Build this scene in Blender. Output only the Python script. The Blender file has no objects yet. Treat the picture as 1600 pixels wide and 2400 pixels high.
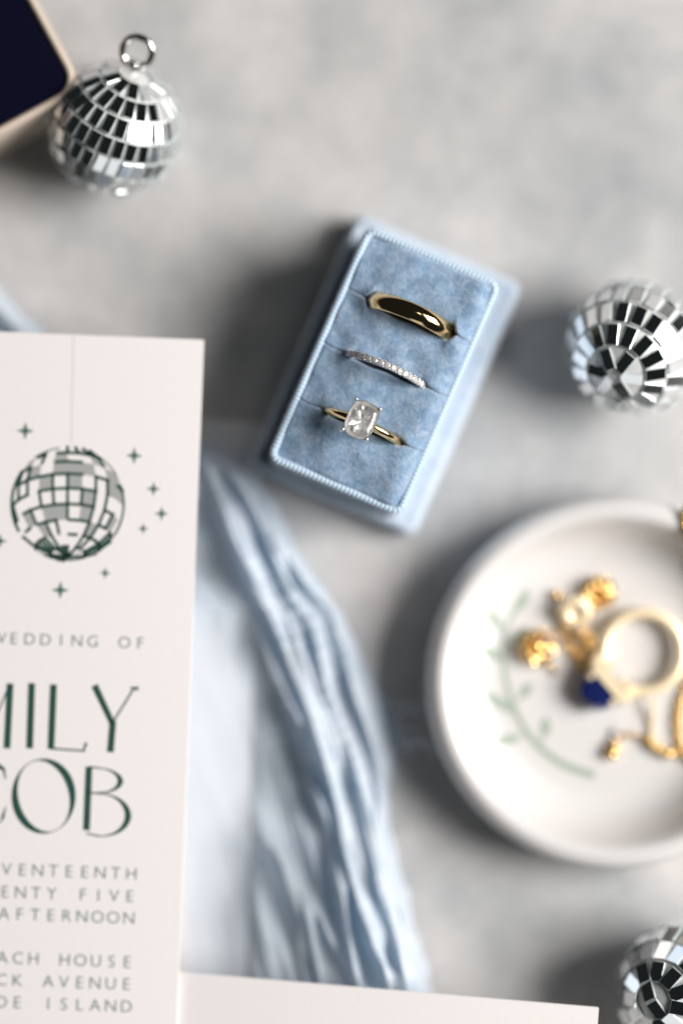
import bpy, bmesh, math, random
from mathutils import Vector, Matrix, noise as mnoise
from math import sin, cos, pi, radians, sqrt, atan2

random.seed(7)
S = 0.001                      # everything below is written in millimetres
scene = bpy.context.scene
col = scene.collection

# ------------------------------------------------------------------ camera
TILT = radians(1.5)
C0 = Vector((0.0, 0.0, 31.9))  # centre of the picture on the plane in focus
DIST = 560.0
cam_d = bpy.data.cameras.new("camera")
cam = bpy.data.objects.new("camera", cam_d)
col.objects.link(cam)
CAM = C0 + DIST * Vector((0, -sin(TILT), cos(TILT)))
cam.location = CAM * S
cam.rotation_euler = (TILT, 0, 0)
cam_d.sensor_fit = 'VERTICAL'
cam_d.sensor_height = 36.0
cam_d.sensor_width = 24.0
cam_d.lens = 100.0
cam_d.clip_start = 0.01
cam_d.clip_end = 20.0
cam_d.dof.use_dof = True
cam_d.dof.focus_distance = (DIST + 0.9) * S
cam_d.dof.aperture_fstop = 1.7
scene.camera = cam

# ------------------------------------------------------------------ world and lamps (a room with a big window to the right)
world = bpy.data.worlds.new("World")
scene.world = world
world.use_nodes = True
bg = world.node_tree.nodes["Background"]
bg.inputs[0].default_value = (0.86, 1.0, 1.03, 1)
bg.inputs[1].default_value = 0.014


def lamp(name, zen, azi, dist, sx, sy, power, colr, roll=0.0):
    d = bpy.data.lights.new(name, 'AREA')
    d.shape = 'RECTANGLE'
    d.size, d.size_y = sx, sy
    d.energy = power
    d.color = colr
    o = bpy.data.objects.new(name, d)
    col.objects.link(o)
    z, a = radians(zen), radians(azi)
    p = Vector((sin(z) * cos(a), sin(z) * sin(a), cos(z))) * dist
    o.location = p
    o.rotation_euler = (-p).to_track_quat('-Z', 'Y').to_euler()
    return o


lamp("window_pane_lamp", 52, 2, 1.0, 0.58, 0.50, 20.6, (1.0, 0.967, 0.945))
lamp("upper_window_pane_lamp", 26, 32, 1.08, 0.12, 0.10, 0.26, (1.0, 0.967, 0.945))
lamp("second_window_lamp", 66, -98, 1.3, 0.55, 0.6, 0.9, (0.96, 0.98, 1.0))

scene.view_settings.view_transform = 'Standard'
scene.view_settings.look = 'None'
scene.view_settings.exposure = 0.0
scene.view_settings.gamma = 1.0
scene.cycles.use_denoising = True
scene.cycles.max_bounces = 14
scene.cycles.transmission_bounces = 12
scene.cycles.glossy_bounces = 6
scene.cycles.sample_clamp_indirect = 6.0
scene.cycles.blur_glossy = 0.3


# ------------------------------------------------------------------ helpers
def P(px, py, z):
    """the place at height z (mm) seen at pixel (px, py) of the 1600 x 2400 photograph"""
    d = Vector(((px - 800) * 0.24 / 1600, -(py - 1200) * 0.36 / 2400, -1.0))
    d = Matrix.Rotation(TILT, 3, 'X') @ d
    t = (z - CAM.z) / d.z
    return CAM + d * t


def link(name, me, parent=None):
    o = bpy.data.objects.new(name, me)
    col.objects.link(o)
    if parent is not None:
        o.parent = parent
    return o


def mesh(name, verts, faces, mat, parent=None, smooth=True, sharp=None):
    me = bpy.data.meshes.new(name)
    me.from_pydata([tuple(c * S for c in v) for v in verts], [], faces)
    me.update()
    bm = bmesh.new()
    bm.from_mesh(me)
    bmesh.ops.recalc_face_normals(bm, faces=bm.faces)
    bm.to_mesh(me)
    bm.free()
    if smooth:
        me.polygons.foreach_set('use_smooth', [True] * len(me.polygons))
        if sharp:
            me.set_sharp_from_angle(angle=radians(sharp))
    for m in (mat if isinstance(mat, (list, tuple)) else [mat]):
        me.materials.append(m)
    return link(name, me, parent)


def thing(name, label, cat, loc=(0, 0, 0), rot=(0, 0, 0), group=None):
    o = bpy.data.objects.new(name, None)
    o.empty_display_size = 0.005
    col.objects.link(o)
    o.location = Vector(loc) * S
    o.rotation_euler = rot
    tag(o, label, cat, group)
    return o


def tag(o, label, cat, group=None):
    o['label'] = label
    o['category'] = cat
    if group:
        o['group'] = group


def to_local(o, p):
    m = Matrix.Translation(o.location) @ o.rotation_euler.to_matrix().to_4x4()
    return (m.inverted() @ (Vector(p) * S)) / S


class MB:
    def __init__(self):
        self.v, self.f = [], []

    def add(self, v, f):
        n = len(self.v)
        self.v += [tuple(a) for a in v]
        self.f += [tuple(i + n for i in q) for q in f]

    def build(self, name, mat, parent=None, smooth=True, sharp=None):
        return mesh(name, self.v, self.f, mat, parent, smooth, sharp)


def grid_faces(nu, nv, cu=False, cv=False):
    f = []
    for i in range(nu if cu else nu - 1):
        for j in range(nv if cv else nv - 1):
            a, b = i, (i + 1) % nu
            c, d = j, (j + 1) % nv
            f.append((a * nv + c, b * nv + c, b * nv + d, a * nv + d))
    return f


def tube(path, rad, n=8, closed=False, caps=True, squash=None):
    """swept circle; rad is a number or a function of the index"""
    path = [Vector(p) for p in path]
    m = len(path)
    v = []
    nrm = None
    for i in range(m):
        if closed:
            t = (path[(i + 1) % m] - path[i - 1])
        else:
            t = path[min(i + 1, m - 1)] - path[max(i - 1, 0)]
        t.normalize()
        if nrm is None:
            nrm = t.orthogonal().normalized() if abs(t.z) > 0.9 else t.cross(Vector((0, 0, 1))).normalized()
        nrm = (nrm - t * nrm.dot(t)).normalized()
        b = t.cross(nrm)
        r = rad(i) if callable(rad) else rad
        for k in range(n):
            a = 2 * pi * k / n
            v.append(path[i] + (nrm * cos(a) + b * sin(a)) * r)
    f = grid_faces(m, n, closed, True)
    if not closed and caps:
        f.append(tuple(range(n)))
        f.append(tuple((m - 1) * n + k for k in range(n)))
    return v, f


def ball(c, r, nu=10, nv=6, sz=1.0):
    c = Vector(c)
    v = [c + Vector((0, 0, r * sz))]
    for j in range(1, nv):
        th = pi * j / nv
        for i in range(nu):
            a = 2 * pi * i / nu
            v.append(c + Vector((r * sin(th) * cos(a), r * sin(th) * sin(a), r * sz * cos(th))))
    v.append(c - Vector((0, 0, r * sz)))
    f = []
    for i in range(nu):
        f.append((0, 1 + i, 1 + (i + 1) % nu))
        for j in range(nv - 2):
            a, b = 1 + j * nu + i, 1 + j * nu + (i + 1) % nu
            f.append((a, a + nu, b + nu, b))
        k = 1 + (nv - 2) * nu
        f.append((k + i, len(v) - 1, k + (i + 1) % nu))
    return v, f


def lathe(prof, n=96, closed=False):
    v = []
    for i in range(n):
        a = 2 * pi * i / n
        for (r, z) in prof:
            v.append((r * cos(a), r * sin(a), z))
    return v, grid_faces(n, len(prof), True, closed)


def box(c, s, M=None):
    v = []
    for sx in (-1, 1):
        for sy in (-1, 1):
            for sz in (-1, 1):
                p = Vector((c[0] + sx * s[0] / 2, c[1] + sy * s[1] / 2, c[2] + sz * s[2] / 2))
                v.append(M @ p if M else p)
    return v, [(0, 1, 3, 2), (4, 6, 7, 5), (0, 4, 5, 1), (2, 3, 7, 6), (0, 2, 6, 4), (1, 5, 7, 3)]


def rrect(w, h, r, nc=8, ns=10):
    """rounded rectangle, anticlockwise, as 2D points"""
    pts = []
    cs = [(w / 2 - r, -h / 2 + r, -pi / 2), (w / 2 - r, h / 2 - r, 0), (-w / 2 + r, h / 2 - r, pi / 2), (-w / 2 + r, -h / 2 + r, pi)]
    for q in range(4):
        cx, cy, a0 = cs[q]
        arc = [(cx + r * cos(a0 + pi / 2 * k / nc), cy + r * sin(a0 + pi / 2 * k / nc)) for k in range(nc + 1)]
        pts += arc
        nx, ny, na = cs[(q + 1) % 4]
        e = (nx + r * cos(na), ny + r * sin(na))
        for k in range(1, ns):
            t = k / ns
            pts.append((arc[-1][0] * (1 - t) + e[0] * t, arc[-1][1] * (1 - t) + e[1] * t))
    return pts


def rsweep(w, h, r, prof, nc=8, ns=10):
    """a moulding: prof is a list of (inset, z) swept round a rounded rectangle"""
    rows = [[(x, y, z) for (x, y) in rrect(w - 2 * i, h - 2 * i, max(r - i, 0.15), nc, ns)] for (i, z) in prof]
    n = len(rows[0])
    v = [p for row in rows for p in row]
    return v, grid_faces(len(rows), n, False, True), n


def resample(pts, n):
    """smooth (Catmull-Rom) polyline through pts with n points"""
    pts = [Vector(p) for p in pts]
    ext = [2 * pts[0] - pts[1]] + pts + [2 * pts[-1] - pts[-2]]
    out = []
    m = len(pts) - 1
    for i in range(n):
        u = i / (n - 1) * m
        k = min(int(u), m - 1)
        t = u - k
        p0, p1, p2, p3 = ext[k:k + 4]
        out.append(0.5 * (2 * p1 + (p2 - p0) * t + (2 * p0 - 5 * p1 + 4 * p2 - p3) * t * t + (3 * p1 - p0 - 3 * p2 + p3) * t ** 3))
    return out


def sstep(a, b, x):
    t = max(0.0, min(1.0, (x - a) / (b - a)))
    return t * t * (3 - 2 * t)


# ------------------------------------------------------------------ materials
def mat(name, base=(0.8, 0.8, 0.8), rough=0.5, metal=0.0, **kw):
    m = bpy.data.materials.new(name)
    m.use_nodes = True
    b = m.node_tree.nodes['Principled BSDF']
    b.inputs['Base Color'].default_value = (*base, 1)
    b.inputs['Roughness'].default_value = rough
    b.inputs['Metallic'].default_value = metal
    for k, v in kw.items():
        b.inputs[k].default_value = v
    return m


def nodes(m):
    return m.node_tree.nodes, m.node_tree.links, m.node_tree.nodes['Principled BSDF']


def noise(m, scale, detail=4, rough=0.55, distort=0.0, vec=None, co='Object'):
    n, l, b = nodes(m)
    t = n.new('ShaderNodeTexNoise')
    t.inputs['Scale'].default_value = scale
    t.inputs['Detail'].default_value = detail
    t.inputs['Roughness'].default_value = rough
    t.inputs['Distortion'].default_value = distort
    if vec is None:
        tc = n.new('ShaderNodeTexCoord')
        vec = tc.outputs[co]
    l.new(vec, t.inputs['Vector'])
    return t.outputs['Fac']


def ramp(m, fac, stops):
    n, l, b = nodes(m)
    r = n.new('ShaderNodeValToRGB')
    e = r.color_ramp.elements
    while len(e) < len(stops):
        e.new(0.5)
    for el, (p, c) in zip(e, stops):
        el.position = p
        el.color = (*c, 1)
    l.new(fac, r.inputs[0])
    return r.outputs[0]


def mix(m, fac, a, b_, mode='MIX'):
    n, l, b = nodes(m)
    x = n.new('ShaderNodeMix')
    x.data_type = 'RGBA'
    x.blend_type = mode
    for sock, val in ((x.inputs[0], fac), (x.inputs[6], a), (x.inputs[7], b_)):
        if isinstance(val, (int, float)):
            sock.default_value = val
        elif isinstance(val, tuple):
            sock.default_value = (*val, 1)
        else:
            l.new(val, sock)
    return x.outputs[2]


def bump(m, h, dist, strength=1.0):
    n, l, b = nodes(m)
    x = n.new('ShaderNodeBump')
    x.inputs['Distance'].default_value = dist
    x.inputs['Strength'].default_value = strength
    l.new(h, x.inputs['Height'])
    l.new(x.outputs[0], b.inputs['Normal'])


def make_velvet(name, dark, light, amp=1.0, sheen=0.55):
    m = mat(name, rough=0.95)
    n, l, b = nodes(m)
    f1 = noise(m, 520, 4, 0.55, 0.4)
    f2 = noise(m, 190, 3, 0.5, 0.6)
    f3 = noise(m, 1900, 3, 0.7)
    c1 = ramp(m, f1, [(0.34, dark), (0.68, light)])
    c2 = ramp(m, f2, [(0.3, (0.80, 0.82, 0.85)), (0.7, (1.16, 1.15, 1.12))])
    c = mix(m, amp, c1, c2, 'MULTIPLY')
    c3 = ramp(m, f3, [(0.3, (0.66, 0.67, 0.7)), (0.7, (1.3, 1.29, 1.26))])
    c = mix(m, 0.8, c, c3, 'MULTIPLY')
    l.new(c, b.inputs['Base Color'])
    b.inputs['Sheen Weight'].default_value = sheen
    b.inputs['Sheen Roughness'].default_value = 0.5
    b.inputs['Sheen Tint'].default_value = (0.85, 0.9, 1.0, 1)
    b.inputs['Specular IOR Level'].default_value = 0.1
    add = n.new('ShaderNodeMath')
    add.operation = 'ADD'
    l.new(f1, add.inputs[0])
    l.new(f3, add.inputs[1])
    bump(m, add.outputs[0], 0.00022, 0.9)
    return m


M = {}
M['velvet'] = make_velvet('blue_velvet', (0.165, 0.27, 0.40), (0.295, 0.39, 0.51), 1.0, 1.0)
M['velvet_shell'] = make_velvet('pale_blue_velvet', (0.47, 0.565, 0.67), (0.57, 0.64, 0.725), 0.35, sheen=0.7)
M['cord'] = mat('blue_satin_cord', (0.42, 0.55, 0.67), 0.5, 0.0, **{'Sheen Weight': 0.4})
M['gold'] = mat('yellow_gold', (0.80, 0.60, 0.33), 0.09, 1.0)
M['pale_gold'] = mat('pale_gold', (1.0, 0.83, 0.56), 0.42, 0.45)
M['soft_gold'] = mat('bright_gold', (0.84, 0.57, 0.22), 0.10, 1.0)
M['white_gold'] = mat('white_gold', (0.74, 0.72, 0.71), 0.12, 1.0)
M['steel'] = mat('polished_steel', (0.72, 0.71, 0.69), 0.1, 1.0)
M['mirror'] = mat('mirror_glass', (0.90, 0.91, 0.91), 0.025, 1.0)
M['mirror_edge'] = mat('mirror_edge_glass', (0.62, 0.68, 0.68), 0.15, 0.3)
M['ball_core'] = mat('silver_ball_body', (0.76, 0.77, 0.76), 0.33, 0.3)
M['diamond'] = mat('diamond', (0.97, 0.97, 0.96), 0.0, 0.0, **{'Transmission Weight': 0.6, 'IOR': 2.2, 'Specular IOR Level': 0.6})
M['crystal'] = mat('clear_crystal', (1, 1, 1), 0.0, 0.0, **{'Transmission Weight': 1.0, 'IOR': 1.5})
M['facet'] = mat('brilliant_facets', (1.0, 0.99, 0.97), 0.15, 0.62)
M['sapphire'] = mat('sapphire', (0.010, 0.020, 0.11), 0.06, 0.0, **{'IOR': 1.77, 'Specular IOR Level': 0.8, 'Coat Weight': 0.5})
M['ceramic'] = mat('white_glazed_ceramic', (0.635, 0.62, 0.607), 0.3, 0.0, **{'Coat Weight': 0.25, 'Coat Roughness': 0.15})
M['sprig'] = mat('pale_green_paint', (0.30, 0.37, 0.30), 0.5)
M['paper'] = mat('white_card', (0.80, 0.77, 0.76), 0.75)
M['vellum'] = mat('white_paper', (0.80, 0.79, 0.775), 0.8)
M['foam'] = mat('white_foam', (0.8, 0.8, 0.8), 0.9)
M['ink'] = mat('dark_green_ink', (0.014, 0.064, 0.046), 0.6)
M['ink_soft'] = mat('soft_green_ink', (0.06, 0.13, 0.11), 0.6)
M['ink_pale'] = mat('pale_grey_ink', (0.36, 0.365, 0.36), 0.6)
M['crease'] = mat('faint_grey_ink', (0.64, 0.61, 0.60), 0.7)
M['cream'] = mat('cream_leather', (0.55, 0.46, 0.38), 0.6)

for key, sc in (('paper', 900), ('vellum', 500), ('foam', 800), ('cream', 900)):
    m = M[key]
    f = noise(m, sc, 4)
    base = tuple(nodes(m)[2].inputs['Base Color'].default_value)[:3]
    c = ramp(m, f, [(0.3, tuple(x * 0.99 for x in base)), (0.7, tuple(min(1, x * 1.006) for x in base))])
    nodes(m)[1].new(c, nodes(m)[2].inputs['Base Color'])
    bump(m, f, 0.00003)

# navy velvet with a faint diagonal weave
m = M['navy'] = mat('navy_velvet', (0.004, 0.005, 0.03), 0.9, **{'Sheen Weight': 0.0, 'Specular IOR Level': 0.1})
n_, l_, b_ = nodes(m)
w_ = n_.new('ShaderNodeTexWave')
w_.inputs['Scale'].default_value = 420
w_.inputs['Distortion'].default_value = 2.5
tc_ = n_.new('ShaderNodeTexCoord')
l_.new(tc_.outputs['Object'], w_.inputs['Vector'])
l_.new(ramp(m, w_.outputs['Fac'], [(0.2, (0.0006, 0.0008, 0.005)), (0.8, (0.0016, 0.002, 0.018))]), b_.inputs['Base Color'])

# gauze: part diffuse, part translucent, part open weave
m = M['gauze'] = bpy.data.materials.new('blue_silk_gauze')
m.use_nodes = True
nt = m.node_tree
b_ = nt.nodes['Principled BSDF']
b_.inputs['Roughness'].default_value = 0.8
b_.inputs['Sheen Weight'].default_value = 0.3
b_.inputs['Specular IOR Level'].default_value = 0.15
fz = noise(m, 260, 4, 0.6)
cz = ramp(m, fz, [(0.3, (0.66, 0.75, 0.83)), (0.7, (0.78, 0.825, 0.875))])
nt.links.new(cz, b_.inputs['Base Color'])
tr = nt.nodes.new('ShaderNodeBsdfTranslucent')
tr.inputs[0].default_value = (0.34, 0.58, 0.80, 1)
tp = nt.nodes.new('ShaderNodeBsdfTransparent')
tp.inputs[0].default_value = (0.93, 0.96, 1, 1)
m1 = nt.nodes.new('ShaderNodeMixShader')
m1.inputs[0].default_value = 0.28
nt.links.new(b_.outputs[0], m1.inputs[1])
nt.links.new(tr.outputs[0], m1.inputs[2])
m2 = nt.nodes.new('ShaderNodeMixShader')
at = nt.nodes.new('ShaderNodeAttribute')
at.attribute_name = 'open'
nt.links.new(at.outputs['Fac'], m2.inputs[0])
nt.links.new(m1.outputs[0], m2.inputs[1])
nt.links.new(tp.outputs[0], m2.inputs[2])
nt.links.new(m2.outputs[0], nt.nodes['Material Output'].inputs[0])

# painted grey board
m = M['board'] = mat('grey_plaster_board', rough=0.85)
n_, l_, b_ = nodes(m)
f1 = noise(m, 19, 4, 0.58, 0.5)
f2 = noise(m, 55, 5, 0.62, 0.4)
f3 = noise(m, 420, 4, 0.6)
c1 = ramp(m, f1, [(0.30, (0.33, 0.345, 0.355)), (0.47, (0.45, 0.45, 0.448)), (0.66, (0.565, 0.545, 0.537))])
c2 = ramp(m, f2, [(0.28, (0.80, 0.82, 0.83)), (0.52, (1.0, 1.0, 1.0)), (0.74, (1.16, 1.13, 1.11))])
c = mix(m, 0.9, c1, c2, 'MULTIPLY')
c3 = ramp(m, f3, [(0.3, (0.93, 0.93, 0.93)), (0.7, (1.06, 1.06, 1.06))])
c = mix(m, 0.8, c, c3, 'MULTIPLY')
l_.new(c, b_.inputs['Base Color'])
bump(m, f2, 0.0006, 0.5)

# ------------------------------------------------------------------ the surface everything lies on
t = mesh('tabletop', [(-900, -900, 0), (900, -900, 0), (900, 900, 0), (-900, 900, 0), (-900, -900, -20), (900, -900, -20), (900, 900, -20), (-900, 900, -20)],
         [(0, 1, 2, 3), (4, 7, 6, 5), (0, 4, 5, 1), (1, 5, 6, 2), (2, 6, 7, 3), (3, 7, 4, 0)], M['board'], smooth=False)
t['kind'] = 'structure'

# ------------------------------------------------------------------ blue velvet ring box
ZL, ZT = 7.0, 25.0           # ledge and cushion heights
bc = P(899, 870, ZT)           # the raised liner; the shell below sits a little off its centre
BROT = radians(-23.4)
rb = thing('ring_box', 'open pale blue velvet ring box with corded rim holding three rings', 'ring box', (bc.x, bc.y, 0.5), (0, 0, BROT))
W, H = 37.4, 57.2
CW, CH = 29.6, 51.3           # outside of the corded rim
IN = (W - CW) / 2


def bl(px, py, z):
    return to_local(rb, P(px, py, z))


prof = [(0.5, 0.0), (0.1, 0.4), (0.0, 1.5), (0.0, ZL - 2.6), (0.14, ZL - 1.6), (0.5, ZL - 0.75), (1.0, ZL - 0.2), (1.55, ZL), (2.0, ZL - 0.15),
        (2.5, ZL - 0.3), (2.9, ZL - 0.45), (3.3, ZL - 0.5), (4.8, ZL - 0.5)]
v, f, n = rsweep(W, H, 2.6, prof)
f.append(tuple(range(n)))
sh = bl(903, 878, ZL)
v = [(x + sh.x, y + sh.y, z) for (x, y, z) in v]
for k in range(8 * n, len(v)):              # the liner sits off centre: a deep gap along one side
    x, y, z = v[k]
    if x < -CW / 2 + 0.6:
        g = 1 - sstep(CH / 2 - 1.5, CH / 2 + 1.5, abs(y))
        v[k] = (x - (0.55 * g if k < 11 * n else 0), y, z - (4.2 * g if k >= 10 * n else 0.5 * g))
mesh('base', v, f, M['velvet_shell'], rb)
prof = [(0.15, ZL - 5.9), (0.15, ZL + 1), (0.35, ZT - 6), (0.62, ZT - 1.9), (0.85, ZT - 1.0), (1.7, ZT - 1.0), (1.9, ZT - 2.0), (1.9, 5), (3.0, 4.5)]
v, f, n = rsweep(CW, CH, 2.3, prof)
f.append(tuple(range(len(v) - n, len(v))))
mesh('collar', v, f, M['velvet_shell'], rb)

# corded rim with fine cross ribs
cr = 0.92
path = []
base_path = rrect(CW - 2 * cr, CH - 2 * cr, 1.7, 14, 40)
segl, tot = [], 0
for i in range(len(base_path)):
    a, b = base_path[i], base_path[(i + 1) % len(base_path)]
    d = math.hypot(b[0] - a[0], b[1] - a[1])
    segl.append((tot, d))
    tot += d
ribs = int(tot / 0.86)
NS = ribs * 6
k = 0
for i in range(NS):
    s = tot * i / NS
    while k < len(segl) - 1 and segl[k][0] + segl[k][1] < s:
        k += 1
    u = (s - segl[k][0]) / segl[k][1]
    a, b = base_path[k], base_path[(k + 1) % len(base_path)]
    path.append((a[0] * (1 - u) + b[0] * u, a[1] * (1 - u) + b[1] * u, ZT - 0.72))
v, f = tube(path, 1.0, 12, True)
vv = []
for i in range(NS):
    for j in range(12):
        p = Vector(path[i])
        q = Vector(v[i * 12 + j]) - p
        ph = (i / 6 + 0.35 * sin(2 * pi * j / 12)) % 1.0
        r = cr * (0.80 + 0.20 * abs(sin(pi * ph)) ** 0.7)
        vv.append(p + q * r)
mesh('piping', vv, f, M['cord'], rb)

# cushion of four velvet rolls with a ring slot between each pair
wed_m, pav_m, eng_m = bl(962, 741, ZT + 1), bl(903.5, 867, ZT + 1), bl(851, 1000, ZT + 1)
slots = [wed_m, pav_m, eng_m]
gaps = [(8.9, 1.6), (8.2, 0.6), (8.2, 0.75)]  # half chord, half gap where a ring sits
hx = CW / 2 - 1.2
top, bot = CH / 2 - 1.35, -CH / 2 + 1.35


def slot_edge(si, x, side):
    if si is None:
        return top if side > 0 else bot
    c = slots[si]
    hc, hg = gaps[si]
    d = abs(x - c.x)
    g = 0.03 + hg * (1 - sstep(hc - 0.6, hc + 1.2, d))
    return c.y + side * g + 0.12 * sin(x * 0.9 + si)


def taper(n, e):
    """parameters 0..1, crowded at both ends"""
    out = []
    for i in range(n):
        t = i / (n - 1)
        out.append(0.5 - 0.5 * math.copysign(abs(cos(pi * t)) ** e, cos(pi * t)))
    return out


rng = random.Random(3)
for k, (up, lo) in enumerate([(None, 0), (0, 1), (1, 2), (2, None)]):
    us, vs = taper(90, 0.75), taper(56, 0.75)
    v = []
    waves = [(rng.uniform(0.25, 0.9), rng.uniform(0.25, 0.9), rng.uniform(0, 6.3), rng.uniform(0.03, 0.07)) for _ in range(7)]
    for a in us:
        x = -hx + (2 * hx + 0.5) * a
        y1 = slot_edge(up, x, -1) if up is not None else top
        y0 = slot_edge(lo, x, 1) if lo is not None else bot
        for b in vs:
            y = y0 + (y1 - y0) * b
            dx = hx + 0.5 - x if x > 0 else hx + x
            dl, du = y - y0, y1 - y
            z = ZT + 0.1

            def roll(d, r):
                return 0 if d >= r else r - sqrt(max(r * r - (r - d) ** 2, 0))
            right = x > 0
            drop = roll(dx, 4.2) if right else roll(dx, 1.1)
            drop += roll(dl, 0.55 if lo is not None else 1.0) + roll(du, 0.55 if up is not None else 1.0)
            z += 1.25 * sstep(0.0, 11.0, x + hx) - min(drop, 9)
            if lo is None:
                z -= 1.1 * (1 - sstep(0.0, 7.0, dl))
            if up is None:
                z -= 0.8 * (1 - sstep(0.0, 6.0, du))
            z += 0.75 * (1 - sstep(2.0, 9.0, dx)) if right else 0.0
            for (wx, wy, ph, am) in waves:
                z += am * sin(wx * x + wy * y + ph)
            # the plush puckers where a ring is pushed in
            for si, dd in ((lo, dl), (up, du)):
                if si is not None and dd < 3.5:
                    q = (abs(x - slots[si].x) - gaps[si][0] - 0.5) / 1.1
                    z += (0.55 if si == 0 else 0.25) * math.exp(-q * q) * (1 - sstep(0.3, 3.5, dd)) * sstep(0, 0.5, dd)
            v.append((x, y, z))
    ou = len(us)
    f = grid_faces(ou, len(vs))
    # skirts go down into the slot
    nb = len(v)
    rimi = [i * len(vs) for i in range(ou)] + [(ou - 1) * len(vs) + j for j in range(1, len(vs))] + \
           [i * len(vs) + len(vs) - 1 for i in range(ou - 2, -1, -1)] + [j for j in range(len(vs) - 2, 0, -1)]
    for i in rimi:
        v.append((v[i][0], v[i][1], 9.0))
    nr = len(rimi)
    for i in range(nr):
        j = (i + 1) % nr
        f.append((rimi[i], rimi[j], nb + j, nb + i))
    mesh('cushion_roll', v, f, M['velvet'], rb)


# ------------------------------------------------------------------ rings in the box
def ring_thing(name, label, cat, c, r_out, chord, lean=0.0):
    """c: local middle of the chord at the cushion; the ring stands in a slot, its axis along the box"""
    depth = sqrt(r_out ** 2 - (chord / 2) ** 2)
    m = rb.rotation_euler.to_matrix()
    ctr = Vector(rb.location) / S + m @ Vector((c.x, c.y - depth * sin(radians(5.5)), ZT + 1.1 - depth))
    return thing(name, label, cat, ctr, (radians(-5.5), 0, BROT))


def band(prof, n=128, a0=0, a1=2 * pi):
    """prof: (y, r) closed cross-section turned about the local y axis"""
    v = []
    closed = abs(a1 - a0 - 2 * pi) < 1e-6
    m = n if closed else n + 1
    for i in range(m):
        a = a0 + (a1 - a0) * i / n
        for (y, r) in prof:
            v.append((r * sin(a), y, r * cos(a)))
    f = grid_faces(m, len(prof), closed, True)
    if not closed:
        f.append(tuple(range(len(prof))))
        f.append(tuple((m - 1) * len(prof) + j for j in range(len(prof))))
    return v, f


def dome(w, r_in, r_edge, r_out, n=16, p=2.0):
    pr = [(-w / 2 + w * i / n, 0) for i in range(n + 1)]
    pr = [(y, r_edge + (r_out - r_edge) * (1 - abs(2 * y / w) ** p)) for (y, _) in pr]
    pr += [(w / 2 - 0.05, r_in + 0.12), (w / 4, r_in), (-w / 4, r_in), (-w / 2 + 0.05, r_in + 0.12)]
    return pr


wb = ring_thing('wedding_band', 'wide plain polished gold wedding band in the top slot of the blue box', 'ring', wed_m, 10.1, 18.0)
v, f = band(dome(3.6, 8.8, 9.3, 10.1))
o = mesh('wedding_band_mesh', v, f, M['gold'], wb)
o.name = 'band'


def brilliant(r, n=16, sx=1.0, sy=1.0, power=2.0, crown=0.35, pav=0.85, table=0.58):
    """faceted stone, table up, girdle at z=0; outline is a superellipse"""
    def ringp(s, z, off, pw=power):
        out = []
        for i in range(n):
            a = 2 * pi * (i + off) / n
            c, d = cos(a), sin(a)
            k = (abs(c) ** pw + abs(d) ** pw) ** (-1 / pw)
            out.append((r * sx * s * k * c, r * sy * s * k * d, z * r))
        return out
    rows = [ringp(table, crown, 0), ringp((table + 1) * 0.5, crown * 0.66, 0.5), ringp(1.0, 0.03, 0), ringp(1.0, -0.03, 0),
            ringp(0.62, -pav * 0.42, 0.5), ringp(0.30, -pav * 0.76, 0)]
    v = [p for q in rows for p in q] + [(0, 0, -pav * r)]
    f = [tuple(range(n))]

    def zig(a, b, up):
        # rows a, b; b is offset by half a step when up is True
        for i in range(n):
            j = (i + 1) % n
            if up:
                f.append((a * n + i, b * n + i, a * n + j))
                f.append((a * n + j, b * n + i, b * n + j))
            else:
                f.append((a * n + i, b * n + i, b * n + j))
                f.append((a * n + i, b * n + j, a * n + j))
    zig(0, 1, True)
    zig(1, 2, False)
    for i in range(n):
        j = (i + 1) % n
        f.append((2 * n + i, 3 * n + i, 3 * n + j, 2 * n + j))
    zig(3, 4, True)
    zig(4, 5, False)
    for i in range(n):
        f.append((5 * n + i, len(v) - 1, 5 * n + (i + 1) % n))
    return v, f


# diamond eternity band
pb = ring_thing('diamond_band', 'thin white gold band set with a row of tiny diamonds in the middle slot', 'ring', pav_m, 9.2, 17.0)
v, f = band([(-0.68, 8.6), (-0.66, 8.85), (-0.45, 8.65), (0.45, 8.65), (0.66, 8.85), (0.68, 8.6), (0.6, 7.9), (-0.6, 7.9)], 120)
mesh('band', v, f, M['white_gold'], pb, True, 40)
gv, gf = brilliant(0.71, 8, crown=0.34, pav=0.75)
gem_me = None
beads = MB()
step = 1.36 / 9.05
for i in range(-10, 11):
    a = i * step
    if gem_me is None:
        o = mesh('diamond', gv, gf, M['diamond'], pb, False)
        gem_me = o.data
    else:
        o = link('diamond', gem_me, pb)
    o.location = Vector((9.05 * sin(a), 0, 9.05 * cos(a))) * S
    o.rotation_euler = (rng.uniform(-0.06, 0.06), a, 0)
    b = a + step / 2
    for y in (-0.56, 0.56):
        bv, bf = ball((9.15 * sin(b), y, 9.15 * cos(b)), 0.20, 8, 5)
        beads.add(bv, bf)
o = beads.build('prong_beads', M['white_gold'], pb)
o['kind'] = 'stuff'

# engagement ring
er = ring_thing('engagement_ring', 'thin gold ring with one large cushion cut diamond in the lowest slot', 'ring', eng_m, 9.2, 17.0)
v, f = band(dome(1.8, 7.9, 8.35, 9.2, 12, 2.2))
er.rotation_euler = (er.rotation_euler.x, radians(-4.0), er.rotation_euler.z)
mesh('shank', v, f, M['gold'], er)
SH = 10.6                                      # girdle height above the ring's centre
gv, gf = brilliant(1.0, 24, 2.95, 3.78, 3.6, crown=0.78, pav=2.45, table=0.66)
gv = [(x, y, z + SH) for (x, y, z) in gv]
stone = mesh('centre_stone', gv, gf, M['crystal'], er, False)
# the cut pavilion one looks down into
gr = random.Random(12)


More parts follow.
